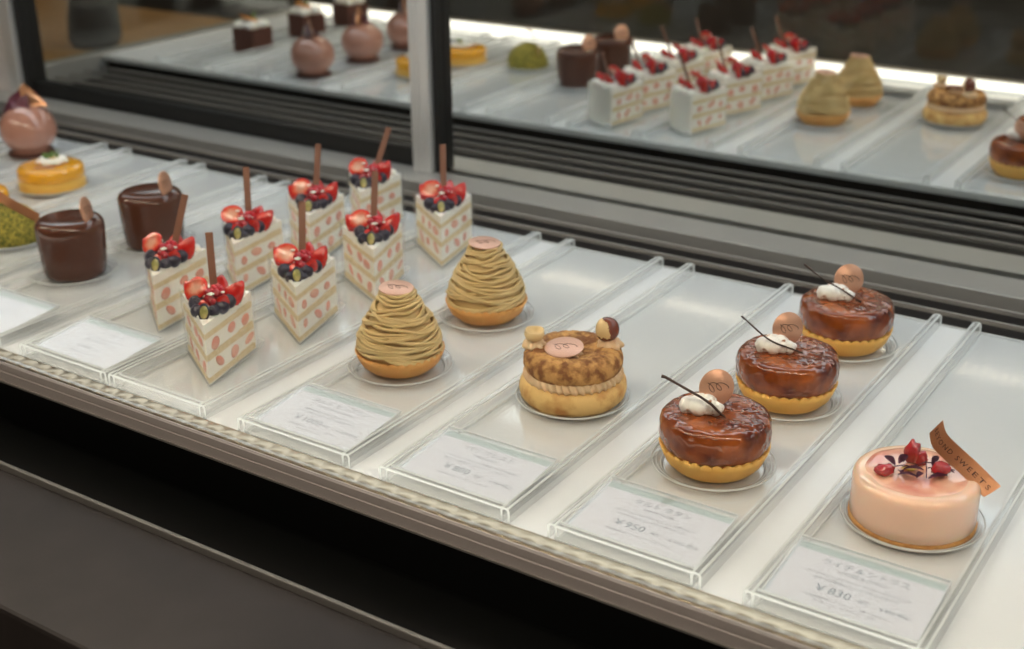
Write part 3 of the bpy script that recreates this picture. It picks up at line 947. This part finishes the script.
def make_slice(label, seed):
    rnd = random.Random(seed)
    t = thing('strawberry_cake_slice', label, 'cake slice', (0, 0, 0), 0, 'strawberry shortcake slices')
    bm = bmesh.new()
    prism(bm, sector(SL), .0015, HS)
    # whipped edge at the top back
    obj('cream_body', bm, M['cream'], t, smooth=False, label='white cream filling')
    for z0, z1 in ((.0020, .0080), (.0200, .0272), (.0385, .0448)):
        bm = bmesh.new()
        pts = sector(SL - .0030, .0008, APEX + .012, 10)
        prism(bm, pts, z0, z1)
        es = [e for e in bm.edges if abs(e.verts[0].co.z - e.verts[1].co.z) < 1e-6]
        bmesh.ops.bevel(bm, geom=es, offset=.0009, segments=2, affect='EDGES')
        obj('sponge_layer', bm, M['sponge'], t, smooth=False, label='pale beige sponge')
    ha = APEX / 2
    for side in (-1, 1):
        for z in (.0140, .0330):
            y = rnd.uniform(.010, .018)
            while y < .066:
                d = Vector((side * sin(ha), cos(ha), 0)) * y
                nrm = Vector((side * cos(ha), -sin(ha), 0))
                bm = bmesh.new()
                r = rnd.uniform(.0034, .0050)
                lx = rnd.uniform(.9, 2.0)
                lathe(bm, [(r * .3, -.0010), (r * .9, -.0006), (r, 0), (r * .8, .0004), (r * .3, .0005)], 16, fn=lambda a, k, rr, zz: (rr * (1 + .22 * cos(a) + .12 * sin(2 * a + y * 900)), zz))
                for v in bm.verts:
                    v.co = Vector((v.co.x * lx, -v.co.z * side, v.co.y))
                ang = math.atan2(d.y, d.x)
                obj('strawberry_piece', bm, M['berry_in'] if rnd.random() < .6 else M['berry_in2'], t, d + nrm * .0002 + Vector((0, 0, z + rnd.uniform(-.0016, .0016))), (0, rnd.uniform(-.7, .7), ang))
                y += rnd.uniform(.015, .026)
    # clear film wall with a sharp fold at the tip, and the flared base sheet
    bm = bmesh.new()
    out = sector(SL + .0008, .0016, APEX + .02, 12, .0016)
    lo = [bm.verts.new((x, y, .0004)) for x, y in out]
    hi = [bm.verts.new((x * 1.01, y, HS + .0035 + .0012 * sin(i * 1.3))) for i, (x, y) in enumerate(out)]
    for i in range(len(out)):
        j = (i + 1) % len(out)
        bm.faces.new((lo[i], lo[j], hi[j], hi[i]))
    obj('film_wrap', bm, M['film'], t, smooth='auto', label='clear film wrapped round the sides')
    bm = bmesh.new()
    inn = sector(SL + .001, .0015, APEX + .03, 12, .0016)
    ou = []
    for i, (x, y) in enumerate(inn):
        c = Vector((0, .05)); p = Vector((x, y)); d = (p - c); d.normalize()
        k = .0005 if i < 3 else .005
        ou.append((p.x + d.x * k, p.y + d.y * k, .0006 if i < 3 else .0065 + .0015 * sin(i * 2.1)))
    a = [bm.verts.new((x, y, .0003)) for x, y in inn]; b = [bm.verts.new(p) for p in ou]
    bm.faces.new(a)
    for i in range(len(inn)):
        j = (i + 1) % len(inn)
        bm.faces.new((a[i], a[j], b[j], b[i]))
    obj('base_sheet', bm, M['paper_film'], t, smooth='auto', label='waxed sheet flaring out at the base')
    # cream dollops at the wide end
    bm = bmesh.new()
    for x, y, r in ((-.014, .066, .0062), (-.004, .070, .0065), (.007, .069, .0062), (.018, .064, .0058), (.001, .061, .0055)):
        blob(bm, (x, y, HS + .0020), r, (1, 1, .75), .25, 2.2, 3, int(x * 900) + 7)
    obj('cream_dollops', bm, M['cream'], t, label='whipped cream dollops')
    Z = HS
    j = lambda s: rnd.uniform(-s, s)
    # halved strawberry slice standing at the left
    berry_disc('strawberry_slice', .0096, 1.12, .0020, t, (-.0110 + j(.001), .0400 + j(.002), Z + .0150), (RAD(52) + j(.12), RAD(-14) + j(.15), j(.3)), M['berry_cut'])
    def wedge(loc, rot, r, L_):
        bm = bmesh.new()
        lathe(bm, [(r * .55, 0), (r * .95, L_ * .12), (r, L_ * .30), (r * .82, L_ * .58), (r * .5, L_ * .82), (r * .15, L_)], 18)
        for v in bm.verts:
            v.co.y *= .55
        return obj('strawberry_wedge', bm, M['berry_skin'], t, loc, rot)
    wedge((.0120 + j(.001), .0440, Z + .0010), (RAD(-12), RAD(32) + j(.2), 0), .0082, .0210)
    wedge((-.0040, .0340, Z + .0075), (RAD(125), RAD(-16) + j(.2), j(.3)), .0068, .0150)
    wedge((-.0130, .0540, Z + .0010), (RAD(-20), RAD(-35), 0), .0075, .0170)
    wedge((.0040, .0560, Z + .0020), (RAD(-38), RAD(12), j(.3)), .0080, .0180)
    wedge((.0085, .0330, Z + .0020), (RAD(28), RAD(20), j(.3)), .0062, .0140)
    # raspberry
    bm = bmesh.new()
    for i in range(5):
        zz = -.0048 + .0026 * i; rr = (.0032, .0047, .0050, .0040, .0016)[i]; n_ = (6, 9, 10, 8, 3)[i]
        for k in range(n_):
            a = 2 * pi * k / n_ + i * .4
            blob(bm, (rr * cos(a), rr * sin(a), zz), .00185, sub=2)
    blob(bm, (0, 0, 0), .0045, sub=2)
    obj('raspberry', bm, M['raspberry'], t, (.0040 + j(.001), .0420, Z + .0110), (RAD(50), j(.4), 0))
    for x, y, z, r in ((-.0105, .0300, .0030, .0066), (.0080, .0270, .0030, .0068), (.0040, .0205, .0005, .0052), (-.0065, .0220, .0005, .0054), (.0125, .0350, .0020, .0060)):
        bm = bmesh.new()
        lathe(bm, [(.0011, .0), (.0014, -.0006), (.0022, .0004), (r * .75, -.0004 - r * .14), (r, -r * .7), (r * .9, -r * 1.25), (r * .45, -r * 1.75), (.0003, -r * 1.85)], 20)
        obj('blueberry', bm, M['berry_blue'], t, (x + j(.001), y, Z + z + r * .8), (RAD(30) + j(.5), j(.6), 0))
    for x, y, z in ((.0005, .0305, .0105), (.0060, .0350, .0125), (-.0010, .0365, .0135), (.0035, .0280, .0085)):
        bm = bmesh.new(); blob(bm, (0, 0, 0), .0035, sub=3)
        blob(bm, (0, -.0033, .0008), .0006, sub=1)
        obj('red_currant', bm, M['currant'], t, (x + j(.0006), y, Z + z))
    # grape half near the tip
    bm = bmesh.new()
    lathe(bm, [(.0001, -.0048), (.0030, -.0042), (.0048, -.0022), (.0054, 0), (.0050, .0002), (.0036, .0002)], 24)
    gs = obj('grape_half', bm, M['berry_blue'], t, (-.0005 + j(.001), .0150, Z + .0050), (RAD(68), 0, j(.4)))
    gs.scale = (.85, 1.35, 1)
    bm = bmesh.new(); lathe(bm, [(.0040, -.0001), (.0037, .0004), (.0012, .0006)], 24)
    obj('cut_face', bm, M['grape'], gs)
    bm = bmesh.new()
    for k in range(4):
        blob(bm, (.0016 * cos(k * 1.57), .0016 * sin(k * 1.57), 0), .0013, (1.1, 1.1, .5), sub=2)
    blob(bm, (.0085, .006, -.001), .0014, (1.2, .8, .6), sub=2)
    blob(bm, (-.0045, .0085, .0045), .0018, (1.2, .8, .6), sub=2)
    obj('white_petals', bm, M['petal'], t, (.0000 + j(.003), .0300, Z + .0142))
    # chocolate stick
    bm = bmesh.new()
    box(bm, -.0030, .0030, -.0012, .0012, 0, .056, bev=.0004)
    for k in range(1, 5):
        pass
    obj('chocolate_stick', bm, M['choc_stick'], t, (.0010, .0530, Z - .002), (RAD(-22) + j(.03), 0, RAD(8)), smooth=False, label='flat milk chocolate stick')
    return t
# tip position, heading (deg), stick lean (screen right +, deg), label
SLICES = [
 ((.0938, .0390), 127, 0, 'strawberry cake slice, front one of the right row, nearest the case front'),
 ((.0990, .1365), 127, 5, 'strawberry cake slice second in the right row, stick leaning slightly'),
 ((.0955, .2410), 130, 8, 'strawberry cake slice third in the right row, beside the nearer chestnut tart'),
 ((.0915, .3460), 124, 3, 'strawberry cake slice at the back of the right row, behind the rear chestnut tart'),
 ((-.0195, .0910), 121, 16, 'strawberry cake slice at the front of the left row, beside the chocolate cylinders'),
 ((-.0195, .1860), 120, -1, 'strawberry cake slice second in the left row, its stick upright'),
 ((-.0160, .2820), 126, 8, 'strawberry cake slice third in the left row'),
 ((-.0225, .3660), 117, 20, 'strawberry cake slice at the back of the left row, stick leaning far right'),
]
protos = [make_slice('x', 21), make_slice('x', 34)]
STICKS = []
for i, ((x, y), hd, lean, lab) in enumerate(SLICES):
    rz = RAD(hd - 90)
    if i < 2:
        o = protos[i]; o.location = (x, y, ZF); o.rotation_euler = (0, 0, rz); o['label'] = lab
    else:
        o = dup(protos[i % 2], (x, y, ZF), rz, lab)
    for ch in o.children:
        if ch.name.startswith('chocolate_stick'):
            e = ch.rotation_euler.copy(); ch.rotation_euler = (e[0], RAD(lean), e[2])
        if i >= 2 and ch.name.startswith(('strawberry_wedge', 'strawberry_slice', 'raspberry')):
            q = random.Random(i * 7 + len(ch.name))
            e = ch.rotation_euler.copy(); ch.rotation_euler = (e[0] + q.uniform(-.15, .15), e[1] + q.uniform(-.15, .15), e[2] + q.uniform(-.2, .2))

# ------------------------------------------------------------------ dark chocolate cylinders
def make_choc(label):
    t = thing('chocolate_cake', label, 'pastry', (0, 0, 0), 0, 'dark chocolate cylinder cakes')
    bm = bmesh.new()
    pr = [(.0262, .0), (.0278, .0010), (.0288, .004), (.0300, .015), (.0310, .030), (.0317, .043)]
    for i in range(1, 8):
        a = i / 7 * pi / 2
        pr.append((.0318 - .0085 + .0085 * cos(a), .0470 + .0085 * sin(a)))
    pr += [(.018, .0562), (.009, .0565)]
    lathe(bm, pr, 72)
    obj('cake_body', bm, M['choc_glaze'], t, label='smooth dark chocolate glaze')
    disc_part(t, 'chocolate_disc', .0128, .0014, M['copper_disc'], (.0200, .0030, .0640), (RAD(80), 0, RAD(112)))
    return t
ch = make_choc('glossy dark chocolate cylinder cake at the front, left of the strawberry slices')
ch.location = (-.1950, .1480, ZP); ch.rotation_euler[2] = RAD(8)
c2 = dup(ch, (-.1960, .2480, ZP), RAD(0), 'glossy dark chocolate cylinder cake at the back, partly hidden by a strawberry slice')
plate(-.1975, .1470, .98, 'round clear plate under the front chocolate cylinder')
plate(-.1960, .2480, .98, 'round clear plate under the rear chocolate cylinder')

# ------------------------------------------------------------------ pistachio dome
t = thing('pistachio_dome_cake', 'crumbly green pistachio dome cake with a copper ribbon at the left edge', 'pastry', (-.3300, .1780, ZP), FACE)
bm = bmesh.new()
pr = [(.030, 0), (.0325, .002)] + [(.0325 * cos(a), .004 + .0340 * sin(a)) for a in [i / 12 * pi / 2 * .97 for i in range(13)]]
lathe(bm, pr, 64, fn=lambda a, k, r, z: (r * (1 + .03 * noise.noise(Vector((cos(a) * 14, sin(a) * 14, k * 1.7)))), z + .0008 * noise.noise(Vector((cos(a) * 15, sin(a) * 15, k * 2.)))))
obj('dome', bm, M['pistachio'], t, label='green pistachio crumb dome')
bm = bmesh.new()
ns = 20; g = []
for i in range(ns + 1):
    u = i / ns
    c = Vector((-.018 + .050 * u, -.006 - .006 * sin(pi * u), .058 - .034 * u + .002 * sin(pi * u)))
    g.append([bm.verts.new(c + Vector((.0020, .002, .0035)) * k) for k in (-1, 0, 1)])
for i in range(ns):
    for k in range(2):
        bm.faces.new((g[i][k], g[i + 1][k], g[i + 1][k + 1], g[i][k + 1]))
bmesh.ops.solidify(bm, geom=list(bm.faces), thickness=.0004)
obj('ribbon', bm, M['copper_ribbon'], t, smooth='auto', label='curved copper ribbon')
plate(-.3300, .1780, .98, 'round clear plate under the green pistachio dome')

# ------------------------------------------------------------------ yellow mango cakes
def make_yellow(label):
    t = thing('mango_cake', label, 'pastry', (0, 0, 0), FACE, 'round yellow mango cakes')
    bm = bmesh.new(); lathe(bm, [(.0355, 0), (.0365, .001), (.0368, .011), (.0360, .0125)], 64); obj('mousse_layer', bm, M['yellow_mousse'], t, label='pale yellow lower layer')
    bm = bmesh.new()
    lathe(bm, [(.0345, .0125), (.0368, .0132), (.0372, .016), (.0370, .022), (.0360, .0248), (.0340, .0262), (.030, .0266), (.015, .0264)], 64); obj('glaze_layer', bm, M['yellow_glaze'], t, label='shiny orange yellow glaze')
    bm = bmesh.new()
    lathe(bm, [(.0130, 0), (.0165, .0015), (.0170, .004), (.014, .0060), (.008, .0062), (.004, .005)], 48, fn=lambda a, k, r, z: (r * (1 + .10 * cos(7 * a)), z))
    obj('cream_ring', bm, M['cream'], t, (.0020, .004, .0270), label='white cream blossom')
    bm = bmesh.new(); blob(bm, (0, 0, 0), .0035, (1, 1, .6), .2, 2); obj('nut_crumb', bm, M['nut'], t, (.002, .004, .0332))
    bm = bmesh.new()
    for k in range(9):
        a = k * .7; blob(bm, (.012 * cos(a) * (k / 9), .006 + .004 * sin(a), .0345 + .0010 * (k % 3)), .0022, (1.2, .5, 1.2), .3, 2, 2, k)
    tube(bm, [(0, .006, .030), (.003, .009, .037), (.009, .010, .042)], .0005, 5)
    obj('herb_sprig', bm, M['leaf'], t, label='small green sprig')
    bm = bmesh.new(); box(bm, -.012, .010, -.0185, -.0135, .0268, .0276, bev=.0003); obj('chocolate_tag', bm, M['copper_disc'], t, smooth=False)
    return t
YE = [((-.4430, .3190), 'round mango yellow cake with a cream blossom, the rear one'), ((-.4330, .2080), 'round mango yellow cake cut off by the left edge of the picture')]
y0 = make_yellow(YE[0][1]); y0.location = (*YE[0][0], ZP)
dup(y0, (*YE[1][0], ZP), FACE + .4, YE[1][1])
plate(*YE[0][0], 1.0, 'round clear plate under the rear yellow mango cake')
plate(*YE[1][0], 1.0, 'round clear plate under the yellow cake at the left edge')

# ------------------------------------------------------------------ ball cakes
def make_ball(label):
    t = thing('ball_cake', label, 'pastry', (0, 0, 0), FACE, 'cocoa pink ball cakes')
    bm = bmesh.new(); lathe(bm, [(.026, 0), (.0275, .0008), (.0275, .0034), (.026, .0042)], 48); obj('chocolate_base', bm, M['brownie'], t, label='thin dark chocolate base')
    bm = bmesh.new()
    pr = [(.0245, .0036)] + [(.0345 * cos(a), .0310 + .0310 * sin(a)) for a in [-.98 + i * (.98 + 1.5) / 20 for i in range(21)]]
    lathe(bm, pr, 64); obj('ball', bm, M['purple_glaze'], t, label='smooth cocoa pink glazed ball')
    bm = bmesh.new()
    def shard(pts, th=.0012):
        a = [bm.verts.new(p) for p in pts]; n_ = (a[1].co - a[0].co).cross(a[2].co - a[0].co).normalized() * th
        b = [bm.verts.new(v.co + n_) for v in a]
        bm.faces.new(a); bm.faces.new(b[::-1])
        for i in range(len(a)):
            j = (i + 1) % len(a); bm.faces.new((a[i], a[j], b[j], b[i]))
    shard([(-.026, -.004, .052), (-.012, -.012, .059), (.004, -.006, .062), (-.004, .002, .080), (-.018, .003, .069)])
    shard([(-.010, -.012, .056), (.010, -.010, .059), (.006, .000, .074), (-.006, -.002, .070)])
    shard([(-.020, .012, .052), (.016, .014, .052), (.012, .010, .070), (-.006, .008, .078)])
    shard([(-.004, .008, .058), (.022, .006, .060), (.012, .010, .077)])
    obj('chocolate_shards', bm, M['plum_choc'], t, smooth=False, label='plum coloured chocolate shards')
    bm = bmesh.new(); shard([(-.001, -.003, .060), (.0290, .000, .060), (.0180, .004, .071), (.002, .004, .088), (-.004, .001, .082)], .0008)
    obj('copper_shard', bm, M['copper_ribbon'], t, smooth=False, label='copper coloured shard')
    return t
BALLS = [((-.5880, .4020), 'cocoa pink ball cake with plum shards at the upper left edge, rearmost of three'),
         ((-.5920, .2760), 'cocoa pink ball cake, middle of three, seen only in the mirror'),
         ((-.5940, .1560), 'cocoa pink ball cake, front one of three, mirrored beside the door stile')]
b0 = make_ball(BALLS[0][1]); b0.location = (*BALLS[0][0], ZF)
for (p, lab) in BALLS[1:]:
    dup(b0, (*p, ZF), FACE + p[1] * 2, lab)

# ------------------------------------------------------------------ chocolate squares (seen in the mirror)
def make_square(label):
    t = thing('chocolate_square_cake', label, 'pastry', (0, 0, 0), 0, 'chocolate square cakes')
    bm = bmesh.new(); box(bm, -.024, .024, -.024, .024, 0, .040, bev=.002); obj('cake_block', bm, M['brownie'], t, smooth=False, label='dark brown cake block')
    bm = bmesh.new()
    for i, (x, y) in enumerate(((-.012, -.012), (.012, -.012), (-.012, .012), (.012, .012), (0, 0))):
        blob(bm, (x, y, .045), .0115, (1, 1, .65), .15, 2, 3, i)
    obj('cream_top', bm, M['cream'], t, label='white cream')
    bm = bmesh.new(); lathe(bm, [(.015, 0), (.016, .001), (.015, .0025)], 32); obj('orange_slice', bm, M['orange'], t, (-.003, .002, .0535), (.3, .2, 0))
    bm = bmesh.new(); blob(bm, (0, 0, 0), .008, (.45, .12, 1), .1, 1, 3); obj('leaf', bm, M['leaf'], t, (.010, .004, .061), (.2, .4, 0))
    return t
SQ = [((-.802, .312), 'chocolate square cake with cream and orange, rearmost of three, seen in the mirror'),
      ((-.812, .165), 'chocolate square cake with cream and orange, middle of three, seen in the mirror'),
      ((-.816, .040), 'chocolate square cake with cream and orange, front one of three, seen in the mirror')]
s0 = make_square(SQ[0][1]); s0.location = (*SQ[0][0], ZF)
for p, lab in SQ[1:]:
    dup(s0, (*p, ZF), .2, lab)

# ------------------------------------------------------------------ price cards in clear holders
def make_card(x, lines, label, y0=.0075):
    """card lies in a clear wedge holder at the front of the tray"""
    t = thing('price_card', label, 'price card', (x, y0, ZF + .0002), 0, 'price cards in clear holders')
    t.rotation_euler = (0, 0, 0)
    W, D = .0905, .0600
    zf, zb = .0040, .0088
    sl = (zb - zf) / D
    def P(u, v, h=0): return (u, v, zf + sl * v + h)
    def slabm(u0, u1, v0, v1, h0, h1, bm):
        vs = [bm.verts.new(P(u, v, h)) for h in (h0, h1) for u, v in ((u0, v0), (u1, v0), (u1, v1), (u0, v1))]
        for idx in ((0, 1, 2, 3), (4, 5, 6, 7), (0, 1, 5, 4), (1, 2, 6, 5), (2, 3, 7, 6), (3, 0, 4, 7)):
            bm.faces.new([vs[i] for i in idx])
    bm = bmesh.new(); slabm(-W / 2 + .0015, W / 2 - .0015, .0012, D - .0012, 0, .0004, bm)
    obj('paper_card', bm, M['card'], t, smooth=False)
    bm = bmesh.new(); slabm(-W / 2 + .0015, W / 2 - .0015, D - .0075, D - .0012, .00042, .00052, bm)
    slabm(-W / 2 + .0015, W / 2 - .0015, .0012, .0042, .00042, .00052, bm)
    obj('printed_band', bm, M['band'], t, smooth=False, label='grey green printed band')
    # clear holder: wedge below and sheet above
    bm = bmesh.new()
    slabm(-W / 2, W / 2, 0, D, .0020, .0032, bm)
    hb = [bm.verts.new(p) for p in ((-W / 2, 0, 0), (W / 2, 0, 0), (W / 2, D, 0), (-W / 2, D, 0), P(-W / 2, 0, -.0003), P(W / 2, 0, -.0003), P(W / 2, D, -.0003), P(-W / 2, D, -.0003))]
    for idx in ((0, 1, 5, 4), (1, 2, 6, 5), (2, 3, 7, 6), (3, 0, 4, 7)):
        bm.faces.new([hb[i] for i in idx])
    obj('clear_holder', bm, M['acrylic_floor'], t, smooth=False)
    bm = bmesh.new()
    slabm(-W / 2, W / 2, D - .0006, D + .0003, .0018, .0036, bm)
    slabm(-W / 2, W / 2, -.0003, .0004, .0018, .0034, bm)
    slabm(-W / 2 - .0002, -W / 2 + .0004, 0, D, .0018, .0034, bm)
    slabm(W / 2 - .0004, W / 2 + .0002, 0, D, .0018, .0034, bm)
    obj('holder_edge', bm, M['acrylic_edge'], t, smooth=False)
    # lettering
    verts = []; faces = []
    for body, size, u, v, al, sx in lines:
        me = text_mesh(body, size, al, sx)
        b = len(verts)
        for q in me.vertices:
            verts.append(P(u + q.co.x, v + q.co.y, .00060))
        for p in me.polygons:
            faces.append([b + i for i in p.vertices])
        bpy.data.meshes.remove(me)
    me = bpy.data.meshes.new('lettering'); me.from_pydata(verts, [], faces); me.materials.append(M['card_ink'])
    o = bpy.data.objects.new('lettering', me); link(o, t)
    return t
def std(title, sub, d1, d2, price, taxed, foot, foot2=None):
    L_ = [(title, .0062, 0, .0440, 'CENTER', 1.05), (sub, .0036, 0, .0388, 'CENTER', 1.0),
          (d1, .0030, .000, .0325, 'CENTER', 1.0), (d2, .0030, .000, .0285, 'CENTER', 1.0),
          (price, .0088, -.0110, .0182, 'CENTER', 1.05), ('税抜', .0034, .0045, .0190, 'LEFT', 1.0), (taxed, .0042, .0165, .0180, 'LEFT', .95),
          (foot, .0024, 0, .0120, 'CENTER', 1.0)]
    if foot2:
        L_.append((foot2, .0024, 0, .0085, 'CENTER', 1.0))
    return L_
make_card(.6125, std('ライチ & シトラス', 'LYCHEE & CITRUS', 'ライチのムースとグレープフルーツのジュレを', '爽やかな酸味のムースで仕上げました', '￥830', '￥896 税込', '特定原材料等：アーモンド・小麦・ゼラチン', '卵・乳・オレンジ・りんご・大豆'),
          'price card reading 830 yen in front of the peach mousse cake')
make_card(.4805, std('タルト タタン', 'TARTE TATIN', '２種のりんごとバターをじっくり煮込んで', 'サクサクのタルトの上にのせました', '￥950', '￥1026 税込', '特定原材料等：アーモンド・小麦・りんご'),
          'price card reading 950 yen in front of the caramel apple tarts')
make_card(.3480, std('パリ ブレスト', 'PARIS BREST', 'ヘーゼルナッツのシュー生地にプラリネ風味の', '香ばしい濃厚なバタークリームをサンド', '￥800', '￥864 税込', '特定原材料等：アーモンド・小麦・卵'),
          'price card reading 800 yen in front of the hazelnut cream ring pastry')
make_card(.2150, std('タルト モンブラン', 'TARTE MONT BLANC', '国産和栗を使ったマロンクリームと', 'さっくり焼き上げたタルトの栗菓子です', '￥1000', '￥1080 税込', '特定原材料等：アーモンド・小麦・卵', '乳・ゼラチン・大豆'),
          'price card reading 1000 yen in front of the chestnut cream tarts')
def faint(n_):
    return [('ショートケーキ' if n_ else 'ショコラ', .0040, 0, .0440, 'CENTER', 1), ('いちごと生クリームのケーキ' if n_ else 'チョコレートのケーキ', .0028, 0, .0360, 'CENTER', 1.2), ('季節の果物をのせました', .0028, 0, .0310, 'CENTER', 1.2), ('￥1000', .0060, -.008, .0195, 'CENTER', 1), ('税抜', .0030, .006, .0195, 'LEFT', 1), ('特定原材料等：小麦・卵・乳', .0024, 0, .0120, 'CENTER', 1)]
make_card(-.0320, faint(1), 'blurred price card in front of the left row of strawberry slices')
make_card(-.1625, faint(0), 'blurred price card in front of the chocolate cylinders at the left edge')

# ------------------------------------------------------------------ world and view
w = bpy.data.worlds.new('world'); S.world = w; w.use_nodes = True
w.node_tree.nodes['Background'].inputs[0].default_value = (.05, .045, .04, 1)
w.node_tree.nodes['Background'].inputs[1].default_value = .3
S.view_settings.view_transform = 'Standard'
S.view_settings.look = 'None'
S.view_settings.exposure = 0.0
S.view_settings.gamma = 1
S.view_settings.use_curve_mapping = False
S.cycles.max_bounces = 14
S.cycles.transparent_max_bounces = 40
S.cycles.glossy_bounces = 8
S.cycles.caustics_reflective = True
S.cycles.sample_clamp_indirect = 6
